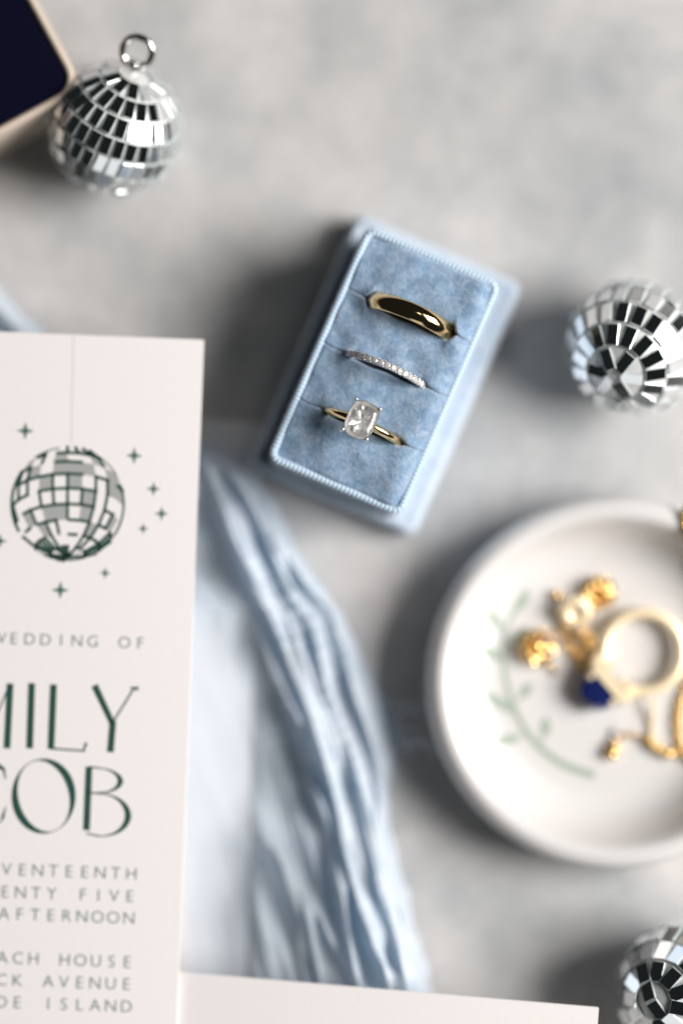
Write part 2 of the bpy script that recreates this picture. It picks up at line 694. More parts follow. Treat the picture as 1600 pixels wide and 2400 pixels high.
def oval(k, a):
    q = (abs(cos(a)) ** 3.6 + abs(sin(a)) ** 3.6) ** (-1 / 3.6)
    return 2.86 * k * q * cos(a), 3.68 * k * q * sin(a)


NP = 16
rowsp = [(1.0, -0.02), (0.80, -0.42), (0.56, -0.45), (0.30, -0.75)]
pv = []
for ri, (k, z) in enumerate(rowsp):
    for i in range(NP):
        a = 2 * pi * (i + 0.5 * (ri % 2)) / NP
        x, y = oval(k * (1 + (gr.uniform(-0.07, 0.07) if ri else 0)), a + (gr.uniform(-0.05, 0.05) if ri else 0))
        pv.append((x, y, SH + z + (gr.uniform(-0.2, 0.2) if ri else 0)))
pv.append((0.1, -0.25, SH - 0.95))
pf = []
for ri in range(3):
    for i in range(NP):
        j = (i + 1) % NP
        a, b = ri * NP, (ri + 1) * NP
        if ri % 2 == 0:
            pf += [(a + i, b + i, a + j), (a + j, b + i, b + j)]
        else:
            pf += [(a + i, b + i, b + j), (a + i, b + j, a + j)]
for i in range(NP):
    pf.append((3 * NP + i, 4 * NP, 3 * NP + (i + 1) % NP))
mesh('facets', pv, pf, M['facet'], stone, False)
hb = MB()
pth = [(2.0 * cos(a) * (abs(cos(a)) ** 3 + abs(sin(a)) ** 3) ** (-1 / 3), 2.6 * sin(a) * (abs(cos(a)) ** 3 + abs(sin(a)) ** 3) ** (-1 / 3), SH - 1.5)
       for a in [2 * pi * i / 40 for i in range(40)]]
hb.add(*tube(pth, 0.28, 8, True))
hb.build('gallery', M['white_gold'], er)
for sx in (-1, 1):
    for sy in (-1, 1):
        ps = [(sx * 0.5, sy * 0.5, 7.9), (sx * 1.5, sy * 1.95, SH - 1.6), (sx * 2.66, sy * 3.36, SH - 0.1), (sx * 2.74, sy * 3.48, SH + 0.45), (sx * 2.55, sy * 3.27, SH + 0.8)]
        pp = resample(ps, 14)
        pm = MB()
        pm.add(*tube(pp, lambda i: 0.38 - 0.006 * i, 8))
        pm.add(*ball(pp[-1], 0.42, 10, 6))
        pm.build('prong', M['white_gold'], er)


# ------------------------------------------------------------------ mirror balls
def mirror_ball(label, px, py, pole, rows, tw, tl, spin, hook=False, jitter=0.1, R=13.6):
    c = P(px, py, R)
    b = thing('mirror_ball', label, 'mirror ball', (c.x, c.y, 0), group='small mirror balls on the grey board')
    rr = random.Random(int(px))
    v, f = ball((0, 0, R), R - 0.35, 48, 28)
    mesh('ball_body', v, f, M['ball_core'], b)
    pole = Vector(pole).normalized()
    q = pole.to_track_quat('Z', 'Y').to_matrix().to_4x4() @ Matrix.Rotation(spin, 4, 'Z')
    th = 0.45
    hw, hl = tw / 2, tl / 2
    e = 0.12
    vs = [(-hw, -hl, 0), (hw, -hl, 0), (hw, hl, 0), (-hw, hl, 0), (-hw, -hl, th - e), (hw, -hl, th - e), (hw, hl, th - e), (-hw, hl, th - e),
          (-hw + e, -hl + e, th), (hw - e, -hl + e, th), (hw - e, hl - e, th), (-hw + e, hl - e, th)]
    fs = [(8, 9, 10, 11)]
    for k in range(4):
        j = (k + 1) % 4
        fs += [(k, j, 4 + j, 4 + k), (4 + k, 4 + j, 8 + j, 8 + k)]
    me = None
    for (colat, n, ph) in rows:
        cl = radians(colat)
        for i in range(n):
            a = 2 * pi * (i + ph) / n
            nrm = Vector((sin(cl) * cos(a), sin(cl) * sin(a), cos(cl)))
            wn = q.to_3x3() @ nrm
            if wn.z < -0.35:
                continue
            south = Vector((cos(cl) * cos(a), cos(cl) * sin(a), -sin(cl)))
            east = Vector((-sin(a), cos(a), 0))
            rot = Matrix((east, south, nrm)).transposed()
            if rot.determinant() < 0:
                rot = Matrix((-east, south, nrm)).transposed()
            rot = q.to_3x3() @ rot @ Matrix.Rotation(rr.gauss(0, jitter), 3, 'X') @ Matrix.Rotation(rr.gauss(0, jitter), 3, 'Y') @ Matrix.Rotation(rr.gauss(0, 0.03), 3, 'Z')
            if me is None:
                o = mesh('mirror_tile', vs, fs, [M['mirror'], M['mirror_edge']], b, False)
                me = o.data
                for p in me.polygons:
                    p.material_index = 0 if abs(p.normal.z) > 0.99 and p.center.z > 0.0004 else 1
            else:
                o = link('mirror_tile', me, b)
            p = Vector((0, 0, R)) + wn * (R - 0.42)
            o.matrix_local = Matrix.Translation(p * S) @ rot.to_4x4()
    if hook:
        hp = P(*hook) - c
        hp.z = hook[2]
        d = (hp - Vector((0, 0, R))).normalized()
        cap = MB()
        z0 = Vector((0, 0, R)) + d * (R - 0.5)
        cap.add(*tube([z0, z0 + d * 1.0, z0 + d * 1.3, z0 + d * 2.0], lambda i: (1.9, 1.9, 1.2, 1.0)[i], 14))
        cap.build('hook_cap', M['steel'], b, True, 40)
        side = d.cross(Vector((0.12, 0.2, 1.0))).normalized()
        pts = [hp + (d * cos(t_) + side * sin(t_)) * 3.05 for t_ in [2 * pi * i / 40 for i in range(40)]]
        lp = MB()
        lp.add(*tube(pts, 0.78, 12, True))
        lp.build('hanging_loop', M['steel'], b)
    return b


def pole_rows(first, pitch, n_eq, last=135, small=None):
    rows = []
    c = first
    k = 0
    while c < last:
        n = max(3, round(n_eq * sin(radians(c))))
        rows.append((c, n, 0.31 * k % 1))
        c += pitch
        k += 1
    return rows


mirror_ball('small mirror ball with a silver hanging loop beside the navy box', 270, 300, (0.36, 0.70, 0.60), pole_rows(22, 18.0, 32, 150), 2.15, 3.75, 0.3,
            hook=(322, 121, 21.5))
mirror_ball('small mirror ball beside the ring box and above the white dish', 1484, 815, (-0.377, -0.485, 0.79), pole_rows(15.0, 21.0, 25), 2.5, 4.4, 0.5)
mirror_ball('small mirror ball beside the corner of the blank white card', 1601, 2322, (-0.56, -0.03, 0.82), [(9, 2, 0.1)] + pole_rows(25.0, 20.0, 25), 2.85, 4.2, 0.15)

# ------------------------------------------------------------------ white ring dish
DR = 38.4
dc = P(1432, 1599, 9.0)
dish = thing('ring_dish', 'round white ceramic ring dish painted with a pale green sprig', 'dish', (dc.x, dc.y, 0))


def dish_z(r):
    """inside floor of the dish"""
    if r < 19:
        return 3.6 + 0.3 * (r / 19) ** 2
    t_ = min(1, (r - 19) / 14.0)
    return 3.9 + 8.9 * t_ ** 3.8


prof = [(0.01, 0.4), (22, 0.4), (24, 0.0), (27, 0.0), (28.5, 0.6), (33, 2.0), (36.2, 4.2), (37.7, 7.0), (38.1, 9.3), (37.95, 11.2), (37.4, 12.5), (36.6, 13.4), (35.5, 13.9), (34.4, 13.9), (33.4, 13.4)]
prof += [(r, dish_z(r)) for r in [33 - 0.6 * k for k in range(1, 32)] + [12, 8, 4, 0.01]]
v, f = lathe(prof, 128)
mesh('dish_body', v, f, M['ceramic'], dish)


def dish_pt(px, py, dz=0.06):
    p = P(px, py, 5.0)
    for _ in range(6):
        r = math.hypot(p.x - dc.x, p.y - dc.y)
        p = P(px, py, dish_z(r) + dz)
    return p


def ribbon(pts, wid, lift, inv):
    """a flat painted stroke that follows the dish; pts in photo pixels, wid in mm"""
    pts = resample([(x, y, 0) for (x, y) in pts], 18)
    v = []
    for i, p in enumerate(pts):
        t_ = pts[min(i + 1, 17)] - pts[max(i - 1, 0)]
        nrm = Vector((-t_.y, t_.x, 0)).normalized()
        w = wid(i / 17) * 11.3 / 2
        for s in (-1, 1):
            q = p + nrm * w * s
            v.append(inv(q.x, q.y, lift))
    return v, grid_faces(18, 2)


def dl(px, py, lift):
    p = dish_pt(px, py, lift)
    return (p.x - dc.x, p.y - dc.y, p.z)


sp = MB()
sp.add(*ribbon([(1392, 1818), (1330, 1797), (1275, 1762), (1222, 1700), (1190, 1620), (1178, 1540), (1188, 1470), (1215, 1400)], lambda t_: 1.7 - 1.25 * t_, 0.05, dl))
for a, b in [((1222, 1690), (1128, 1620)), ((1240, 1720), (1150, 1742)), ((1186, 1560), (1122, 1516)), ((1182, 1500), (1145, 1432)), ((1200, 1650), (1242, 1600)), ((1262, 1750), (1278, 1680)),
             ((1195, 1455), (1235, 1378)), ((1185, 1520), (1232, 1470))]:
    mid = ((a[0] + b[0]) / 2 + 6, (a[1] + b[1]) / 2)
    sp.add(*ribbon([a, mid, b], lambda t_: 0.3 + 1.8 * sin(pi * max(0.0, (t_ - 0.3) / 0.7)) ** 0.8 if t_ < 0.999 else 0.2, 0.07, dl))
sp.build('painted_sprig', M['sprig'], dish)

# ------------------------------------------------------------------ jewellery in the dish
hc = P(1506, 1528, 6.2)
sr = thing('sapphire_ring', 'gold ring with a deep blue sapphire lying on its side in the dish', 'ring', (hc.x, hc.y, 3.4))
zr = 2.9
sdir = atan2(-65, -76)      # towards the stone
RI, RO = 6.95, 9.15
prf = [(RI, -0.6), (RI + 0.25, -0.95), (RO - 0.7, -1.05), (RO, -0.5), (RO, 0.5), (RO - 0.7, 1.05), (RI + 0.25, 0.95), (RI, 0.6)]
v = []
NA = 90
for i in range(NA + 1):
    a = sdir + radians(30) + radians(300) * i / NA
    for (r, z) in prf:
        v.append((r * cos(a), r * sin(a), zr + z))
f = grid_faces(NA + 1, len(prf), False, True)
f += [tuple(range(8)), tuple(NA * 8 + k for k in range(8))]
mesh('band', v, f, M['pale_gold'], sr, True, 50)
Rm = Matrix.Rotation(sdir, 4, 'Z')             # local: +x points from the hole to the stone
v, f = [], []
sm = MB()
for sy in (-1, 1):
    sm.add(*box((8.2, sy * 4.6, zr), (2.6, 2.4, 3.0), Rm))
    sm.add(*box((7.1, sy * 2.6, zr), (1.2, 2.6, 2.4), Rm))
sm.build('shoulders', M['pale_gold'], sr, False)
for sy in (-1, 1):
    gv, gf = brilliant(1.05, 8, crown=0.35, pav=0.8)
    Q = Rm @ Matrix.Translation((9.6, sy * 4.7, zr)) @ Matrix.Rotation(radians(90), 4, 'Y')
    mesh('side_diamond', [Q @ Vector(p) for p in gv], gf, M['diamond'], sr, False)
fm = MB()
for sy in (-1, 1):
    fm.add(*box((9.4, sy * 4.4, zr), (2.0, 0.8, 6.0), Rm))
for sz in (-1, 1):
    fm.add(*box((9.4, 0, zr + sz * 2.85), (2.2, 8.2, 0.7), Rm))
fm.build('bezel', M['pale_gold'], sr, False)
gv, gf = brilliant(1.0, 16, 3.0, 4.6, 4.0, crown=4.9, pav=1.2, table=0.62)
Q = Rm @ Matrix.Translation((10.5, 0, zr)) @ Matrix.Rotation(radians(90), 4, 'Y')
mesh('sapphire', [Q @ Vector(p) for p in gv], gf, M['sapphire'], sr, False)
for sy in (-1, 1):
    for sz in (-1, 1):
        pm = MB()
        a = Rm @ Vector((9.5, sy * 3.6, zr + sz * 2.2))
        b = Rm @ Vector((11.6, sy * 3.3, zr + sz * 2.1))
        pm.add(*tube([a, (a + b) / 2, b], 0.55, 8))
        pm.add(*ball(b, 0.72, 10, 6))
        pm.build('prong', M['pale_gold'], sr)


def cluster(label, px, py, R, seed, post):
    p = dish_pt(px, py, 0)
    c = thing('cluster_earring', label, 'earring', (p.x, p.y, p.z), group='gold bead cluster earrings in the dish')
    rr = random.Random(seed)
    core = MB()
    core.add(*ball((0, 0, 1.5), R * 0.7, 12, 8, 0.7))
    core.add(*tube([(0, 0, 1.5), (post[0] * 0.5, post[1] * 0.5, 1.0), (post[0], post[1], 0.5)], 0.32, 6))
    core.build('setting', M['soft_gold'], c)
    me = None
    pts = []
    tries = 0
    while len(pts) < 46 and tries < 1200:
        tries += 1
        a = rr.uniform(0, 2 * pi)
        u = rr.uniform(-0.1, 1)
        q = Vector((sqrt(max(0, 1 - u * u)) * cos(a) * R, sqrt(max(0, 1 - u * u)) * sin(a) * R, 1.5 + u * R * 0.75))
        if all((q - w).length > 0.82 for w in pts):
            pts.append(q)
    for q in pts:
        if me is None:
            bv, bf = ball((0, 0, 0), 0.56, 7, 5)
            o = mesh('bead', bv, bf, M['soft_gold'], c, False)
            me = o.data
        else:
            o = link('bead', me, c)
        o.location = q * S
        k = rr.uniform(0.75, 1.2)
        o.scale = (k, k, k)
        o.rotation_euler = (rr.uniform(0, 3), rr.uniform(0, 3), 0)
    return c


cluster('gold bead cluster earring beside the round earring back', 1403, 1390, 3.1, 5, (-2, -6))
cluster('gold bead cluster earring over the painted green sprig', 1258, 1518, 3.5, 9, (4, -5.5))

p = dish_pt(1345, 1428, 0)
eb = thing('earring_back', 'round pale gold earring back lying between the two bead clusters', 'earring back', (p.x, p.y, p.z))
v = []
eprof = [(0.7, 1.5), (1.0, 2.0), (2.0, 2.5), (2.9, 2.3), (3.5, 1.7), (2.9, 1.1), (2.0, 0.8), (1.0, 1.0)]
v, f = lathe(eprof, 40, True)
Q = Matrix.Translation((0, 0, 1.2)) @ Matrix.Rotation(0.3, 4, 'X')
mesh('disc', [Q @ Vector(a) for a in v], f, M['pale_gold'], eb)
v, f = tube([(-2.6, 2.2, 0.6), (-4.0, 3.2, 0.9), (-4.6, 3.6, 0.9)], lambda i: (0.5, 0.8, 0.5)[i], 8)
mesh('clasp', v, f, M['soft_gold'], eb)


def chain(name, label, pts, lift, r=0.75, wire=0.22, metal='soft_gold', extra=None):
    base = dish_pt(pts[0][0], pts[0][1], 0)
    c = thing(name, label, 'chain' if 'chain' in name else 'earring', (base.x, base.y, base.z))
    P3 = []
    for (x, y, h) in pts:
        q = dish_pt(x, y, 0.5 + h)
        P3.append(q - base)
    L = sum((P3[i + 1] - P3[i]).length for i in range(len(P3) - 1))
    n = max(4, int(L / (r * 1.55)))
    pp = resample(P3, n + 1)
    mb = MB()
    for i in range(n):
        d = (pp[i + 1] - pp[i]).normalized()
        mid = (pp[i] + pp[i + 1]) / 2
        up = Vector((0, 0, 1)) if i % 2 else d.cross(Vector((0, 0, 1))).normalized()
        s = d.cross(up).normalized()
        u2 = s.cross(d)
        ring = [mid + d * cos(a) * r * 1.15 + u2 * sin(a) * r * 0.72 for a in [2 * pi * k / 12 for k in range(12)]]
        mb.add(*tube(ring, wire, 6, True))
    o = mb.build('chain_links', M[metal], c)
    o['kind'] = 'stuff'
    return c, P3


chain('tangled_chain', 'tangle of thin gold chain between the bead clusters and the sapphire ring',
      [(1330, 1470, 0.3), (1385, 1500, 0.8), (1350, 1530, 0.4), (1395, 1545, 1.2), (1360, 1490, 1.6), (1330, 1510, 0.2), (1372, 1570, 0.6), (1398, 1510, 1.8), (1340, 1455, 1.5), (1310, 1490, 0.3)], 0.5)
ch, P3 = chain('drop_earring', 'dangling gold drop earring lying below the sapphire ring',
               [(1437, 1748, 0), (1450, 1728, 0.2), (1480, 1722, 0.1), (1512, 1735, 0.3), (1545, 1755, 0.1), (1575, 1768, 0.1), (1610, 1775, 0)], 0.4, 0.6, 0.16)
dp = MB()
for (x, y, rr_) in [(1437, 1752, 1.2), (1433, 1768, 1.25), (1441, 1760, 1.0), (1526, 1745, 1.0), (1538, 1752, 1.1), (1552, 1760, 1.05), (1566, 1766, 1.2), (1575, 1762, 0.8), (1521, 1733, 0.9)]:
    q = dish_pt(x, y, rr_) - Vector(ch.location) / S
    dp.add(*ball(q, rr_, 10, 7))
dp.build('gold_drop', M['soft_gold'], ch)
w1 = MB()
q0, q1 = dish_pt(1437, 1742, 1.2), dish_pt(1438, 1705, 0.4)
w1.add(*tube([q0 - Vector(ch.location) / S, q1 - Vector(ch.location) / S], 0.3, 8))
w1.build('ear_wire', M['steel'], ch)
chain('fine_chain', 'fine gold chain hanging down beside the sapphire ring band',
      [(1526, 1640, 2.2), (1528, 1670, 1.0), (1526, 1700, 0.2), (1524, 1735, 0.1)], 0.4, 0.6, 0.2, 'pale_gold')
chain('necklace_chain', 'gold necklace chain draped over the dish rim at the picture edge',
      [(1632, 1150, 0.5), (1606, 1200, 0.9), (1600, 1222, 0.6), (1612, 1260, 0.3), (1640, 1330, 0.1), (1650, 1450, 0.1), (1622, 1560, 0.1), (1594, 1640, 0.1), (1588, 1700, 0.1), (1598, 1760, 0.1), (1640, 1800, 0.1)], 0.4, 0.95, 0.32)

# ------------------------------------------------------------------ paper goods
ZC = 22.5                      # top of the invitation
e0 = P(478, 796, ZC)
e1 = P(414, 2420, ZC - 3.6)
cang = atan2(e0.y - e1.y, e0.x - e1.x) - pi / 2
CT = radians(-1.5)            # the invitation leans a little: its upper end is higher
card = thing('invitation_card', 'white wedding invitation with dark green lettering and a mirror ball drawing', 'invitation', (e0.x, e0.y, ZC), (0, 0, 0))
card.rotation_euler = (Matrix.Rotation(-CT, 3, 'X') @ Matrix.Rotation(cang, 3, 'Z')).to_euler()
Wc, Hc, tk = 92.0, 150.0, 0.55
v, f, n = rsweep(Wc, Hc, 0.3, [(0.0, -tk), (0.0, -0.06), (0.06, 0.0)], 3, 1)
f += [tuple(range(n)), tuple(range(2 * n, 3 * n))]
mesh('card_sheet', [(x - Wc / 2, y - Hc / 2, z) for (x, y, z) in v], f, M['paper'], card, False)
v, f = box((-58, -80, -tk - 0.02 - 9.65), (60, 30, 19.3))
mesh('foam_spacer', v, f, M['foam'], card, False)


def cl(px, py, lift=0.03):
    z = ZC
    for _ in range(4):
        w = P(px, py, z)
        z = ZC + (e0.y - w.y) * math.tan(CT)
    q = to_local(card, P(px, py, z))
    return Vector((q.x, q.y, lift))


def poly_part(name, polys, matl, lift=0.03):
    """polygons given in photo pixels, printed on the card"""
    bm = bmesh.new()
    for pl in polys:
        vs = [bm.verts.new(cl(x, y, lift) * S) for (x, y) in pl]
        try:
            bm.faces.new(vs)
        except ValueError:
            pass
    bmesh.ops.triangulate(bm, faces=bm.faces)
    for fc in bm.faces:
        fc.normal_update()
        if fc.normal.z < 0:
            fc.normal_flip()
    me = bpy.data.meshes.new(name)
    bm.to_mesh(me)
    bm.free()
    me.materials.append(matl)
    return link(name, me, card)


def bar(x0, y0, x1, y1, w0, w1=None):
    w1 = w0 if w1 is None else w1
    d = Vector((x1 - x0, y1 - y0)).normalized()
    nx, ny = -d.y, d.x
    return [(x0 + nx * w0 / 2, y0 + ny * w0 / 2), (x1 + nx * w1 / 2, y1 + ny * w1 / 2), (x1 - nx * w1 / 2, y1 - ny * w1 / 2), (x0 - nx * w0 / 2, y0 - ny * w0 / 2)]


def crescent(cx_, cy_, ro, ri, a0, a1, n=40, orot=0.0, irot=0.0, ic=None):
    """quads between an outer and an inner (possibly turned) ellipse"""
    ic = ic or (cx_, cy_)
    out = []

    def pt(c, r, a, rot):
        x, y = r[0] * cos(a), r[1] * sin(a)
        return (c[0] + x * cos(rot) - y * sin(rot), c[1] + x * sin(rot) + y * cos(rot))
    for i in range(n):
        b0, b1 = a0 + (a1 - a0) * i / n, a0 + (a1 - a0) * (i + 1) / n
        out.append([pt((cx_, cy_), ro, b0, orot), pt((cx_, cy_), ro, b1, orot), pt(ic, ri, b1, irot), pt(ic, ri, b0, irot)])
    return out


big = []
big += [bar(24.5, 1602, 17, 1754, 16), bar(24, 1603, -36, 1744, 4), bar(-98, 1599, -38, 1746, 16), bar(-98, 1600, -106, 1750, 4.5)]
big += [bar(75, 1601, 70, 1754, 16)]
big += [bar(126, 1604, 120, 1755, 16), bar(116, 1754, 200, 1760, 4.5), bar(196, 1759, 203, 1741, 4, 7)]
big += [bar(222, 1606, 264, 1696, 16, 14), bar(264, 1694, 314, 1614, 4.5), bar(306, 1612, 325, 1614, 4, 9), bar(265, 1690, 259, 1763, 16)]
big += crescent(103, 1866, (75, 88), (59, 84.5), 0, 2 * pi, 60, radians(2), radians(-15))
big += crescent(-44, 1860, (73, 87), (59, 84), radians(38), radians(322), 50, radians(2), radians(-12))
big += [bar(8, 1797, 14, 1826, 6, 3), bar(6, 1918, 14, 1892, 6, 3)]
big += [bar(209, 1797, 203, 1946, 16)]
big += crescent(232, 1829, (57, 30), (44, 27), -pi / 2, pi / 2, 24, radians(3), radians(3)) + [bar(209, 1797, 233, 1800, 4), bar(206, 1857, 232, 1860, 4)]
big += crescent(236, 1910, (72, 51), (57, 48), -pi / 2, pi / 2, 26, radians(3), radians(3)) + [bar(206, 1857, 238, 1860, 4), bar(203, 1953, 234, 1960, 4)]
poly_part('names_lettering', big, M['ink'])


def text_line(body, px, py, size, pitch, matl):
    """small capitals ending at pixel (px, py) on the baseline, letters pitch pixels apart"""
    polys_me = []
    u = Vector((1, 0.036))
    s = size / 11.85
    x = px - len(body) * pitch
    bm = bmesh.new()
    for i, chh in enumerate(body):
        if chh == ' ':
            continue
        cu = bpy.data.curves.new('t', 'FONT')
        cu.body = chh
        cu.size = s * S * 1.42
        cu.align_x = 'CENTER'
        cu.offset = -0.000035
        cu.resolution_u = 3
        to = bpy.data.objects.new('t', cu)
        col.objects.link(to)
        dg = bpy.context.evaluated_depsgraph_get()
        me = bpy.data.meshes.new_from_object(to.evaluated_get(dg))
        d = (i + 0.5 - len(body)) * pitch
        w = cl(px + d, py + d * 0.036, 0.03)
        me.transform(Matrix.Translation(w * S))
        bm.from_mesh(me)
        bpy.data.objects.remove(to)
        bpy.data.curves.remove(cu)
        bpy.data.meshes.remove(me)
    me = bpy.data.meshes.new('small_lettering')
    bm.to_mesh(me)
    bm.free()
    me.materials.append(matl)
    return link('small_lettering', me, card)


text_line('WEDDING OF', 347, 1521, 28, 37.0, M['ink_soft'])
text_line('SEVENTEENTH', 326, 2062, 29, 36.5, M['ink_soft'])
text_line('TWENTY FIVE', 322, 2115, 29, 36.5, M['ink_soft'])
text_line('AFTERNOON', 320, 2166, 29, 36.5, M['ink_soft'])
text_line('BEACH HOUSE', 316, 2269, 29, 36.5, M['ink_soft'])
text_line('CK AVENUE', 314, 2321, 29, 36.5, M['ink_soft'])
text_line('DE ISLAND', 314, 2373, 29, 36.5, M['ink_soft'])

# the drawing of a mirror ball on its string, with four-pointed sparkles
rr = random.Random(21)
CX, CY, RB = 159, 1181, 134


def sp_pt(lat, lon):
    tilt = radians(-24)
    x, y, z = cos(lat) * sin(lon), sin(lat), cos(lat) * cos(lon)
    y, z = y * cos(tilt) - z * sin(tilt), y * sin(tilt) + z * cos(tilt)
    return (CX + RB * x, CY - RB * y), z


lats = [radians(-88 + 16 * i) for i in range(12)]
lons = [radians(-90 + 15 * i) for i in range(25)]
lines, fills = [], []
for i in range(11):
    for j in range(24):
        c4 = [sp_pt(lats[i], lons[j]), sp_pt(lats[i], lons[j + 1]), sp_pt(lats[i + 1], lons[j + 1]), sp_pt(lats[i + 1], lons[j])]
        if min(z for _, z in c4) < 0.02:
            continue
        pts = [p_ for p_, _ in c4]
        if rr.random() < 0.34:
            fills.append(pts)
        mood = 0.53 + 0.28 * sin(i * 1.3 + j * 0.45)
        for (p0, p1, wd) in ((pts[0], pts[1], 7.5), (pts[1], pts[2], 7.0)):
            if rr.random() < mood:
                lines.append(bar(*p0, *p1, wd))
                lines.append(bar(p1[0] - 4, p1[1], p1[0] + 4, p1[1], 8))
for a0, a1, w in [(-20, 35, 5), (150, 215, 7), (55, 115, 4), (235, 262, 3), (-75, -30, 3)]:
    lines += crescent(CX, CY, (RB, RB), (RB - w, RB - w), radians(a0), radians(a1), 20)
poly_part('ball_drawing_tiles', fills, M['ink_pale'], 0.02)
poly_part('ball_drawing', lines, M['ink'], 0.035)
stars = []
for (x, y, r) in [(60, 1010, 21), (315, 1068, 20), (360, 1146, 17), (379, 1204, 17), (336, 1239, 13), (247, 1343, 14), (142, 1383, 21), (1, 1268, 17)]:
    pl = []
    for k in range(8):
        q = r if k % 2 == 0 else r * 0.33
        pl.append((x + q * sin(k * pi / 4 + 0.036), y - q * cos(k * pi / 4 + 0.036)))
    stars.append(pl)
poly_part('sparkles', stars, M['ink_soft'])
poly_part('ball_string', [bar(173, 787, 168, 1040, 2.6)], M['crease'], 0.02)

# blank card under the invitation
LZ, LT = 25.0, radians(4.7)    # this card leans too: its far corner is raised
q0, q1 = P(420, 2278, LZ - 6.8), P(1402, 2361, LZ)
lang = atan2(q1.y - q0.y, q1.x - q0.x)
low = thing('blank_card', 'plain blank white card half under the invitation', 'card', (q1.x, q1.y, LZ), (0, 0, 0))
low.rotation_euler = (Matrix.Rotation(lang, 3, 'Z') @ Matrix.Rotation(-LT, 3, 'Y')).to_euler()
v, f, n = rsweep(110, 60, 0.3, [(0, -0.5), (0, -0.06), (0.06, 0.0)], 3, 1)
f += [tuple(range(n)), tuple(range(2 * n, 3 * n))]
mesh('card_sheet', [(x - 55, y - 30, z) for (x, y, z) in v], f, M['paper'], low, False)
v, f = box((-30, -40, -0.53 - 10.7), (16, 24, 21.4))
mesh('foam_spacer', v, f, M['foam'], low, False)

# sheet of white paper flat on the board, under the gauze
c4 = [P(150, 972, 0.4), P(612, 989, 0.4), P(592, 1640, 0.4), P(574, 2300, 0.4), P(150, 2290, 0.4)]
v = [(q.x, q.y, 0.4) for q in c4] + [(q.x, q.y, 0.02) for q in c4]
f = [(0, 1, 2, 3, 4), (9, 8, 7, 6, 5)] + [(i, (i + 1) % 5, 5 + (i + 1) % 5, 5 + i) for i in range(5)]
ev = mesh('paper_sheet', v, f, M['vellum'], None, False)
tag(ev, 'flat white paper sheet lying under the sheer blue gauze', 'paper')

# ------------------------------------------------------------------ blue silk gauze
gz = thing('gauze_runner', 'crumpled pale blue silk gauze runner trailing out from under the invitation', 'fabric', (0, 0, 0))

Lp = [(330, 1010), (395, 1130), (430, 1280), (435, 1450), (435, 1650), (435, 1850), (440, 2050), (445, 2200), (455, 2420)]
Rp = [(500, 1058), (630, 1160), (702, 1300), (795, 1435), (865, 1570), (935, 1715), (908, 1880), (952, 2090), (1040, 2420)]
NSs, NWs = 330, 190
Ls = resample([(x, y, 0) for x, y in Lp], NSs)
Rs = resample([(x, y, 0) for x, y in Rp], NSs)

# fold crests in photo pixels: points, height mm, left half-width px, right half-width px
folds = [
    ([(470, 1075), (520, 1180), (565, 1290), (612, 1372), (668, 1430), (700, 1520), (735, 1620), (775, 1740), (808, 1860), (838, 1990), (868, 2120), (915, 2330)], 8.0, 15, 60),
    ([(505, 1050), (575, 1160), (630, 1270), (672, 1345), (738, 1430), (770, 1530), (812, 1630), (842, 1740), (858, 1860), (885, 2000), (930, 2160), (960, 2330)], 6.0, 22, 40),
    ([(560, 1080), (620, 1190), (672, 1300), (735, 1395), (800, 1480), (838, 1580), (880, 1680), (900, 1790), (893, 1900), (925, 2050), (968, 2200), (1000, 2330)], 4.0, 26, 34),
    ([(585, 1450), (612, 1520), (640, 1590), (676, 1650), (715, 1715), (735, 1760)], 4.6, 22, 22),
    ([(545, 1420), (520, 1520), (545, 1640), (600, 1760)], 1.6, 26, 34),
    ([(560, 1830), (600, 1930), (660, 2030), (700, 2120), (745, 2220), (790, 2330)], 5.0, 46, 34),
    ([(720, 1830), (765, 1935), (795, 2040), (812, 2140), (826, 2240), (850, 2340)], 6.0, 20, 22),
    ([(700, 2060), (735, 2130), (790, 2240), (815, 2330)], 4.0, 18, 24),
    ([(820, 2060), (846, 2130), (872, 2210), (905, 2310), (915, 2350)], 5.0, 13, 16),
    ([(470, 1560), (505, 1640), (545, 1740), (560, 1830)], 2.0, 20, 30),
    ([(440, 1720), (500, 1860), (560, 2000), (600, 2120), (640, 2260)], 2.4, 36, 40),
]
fold_s = []
for pts, h, wl, wr in folds:
    fold_s.append((resample([(x, y, 0) for x, y in pts], 40), h, wl, wr))


def fold_z(x, y):
    z = 0.0
    for pts, h, wl, wr in fold_s:
        y0, y1 = pts[0].y, pts[-1].y
        if y < y0 - 40 or y > y1 + 40:
            continue
        u = (y - y0) / (y1 - y0) * 39
        k = max(0, min(38, int(u)))
        a, b = pts[k], pts[k + 1]
        t_ = max(0, min(1, (y - a.y) / (b.y - a.y if abs(b.y - a.y) > 1e-6 else 1)))
        xc = a.x + (b.x - a.x) * t_
        en = sstep(y0 - 40, y0 + 70, y) * (1 - sstep(y1 - 70, y1 + 40, y))
        d = x - xc + 6 * sin(y * 0.009 + h)
        w = (wl if d < 0 else wr) * (1 + 0.45 * mnoise.noise((y * 0.008, h * 3.7, 2.0)))
        en *= 0.75 + 0.55 * mnoise.noise((y * 0.011, h * 5.1, 6.0))
        q = abs(d) / w
        if q < 1:
            z = max(z, h * en * (1 - q * q) ** (0.8 if d < 0 else 1.2)) + 0.12 * h * en * (1 - q)
    return z


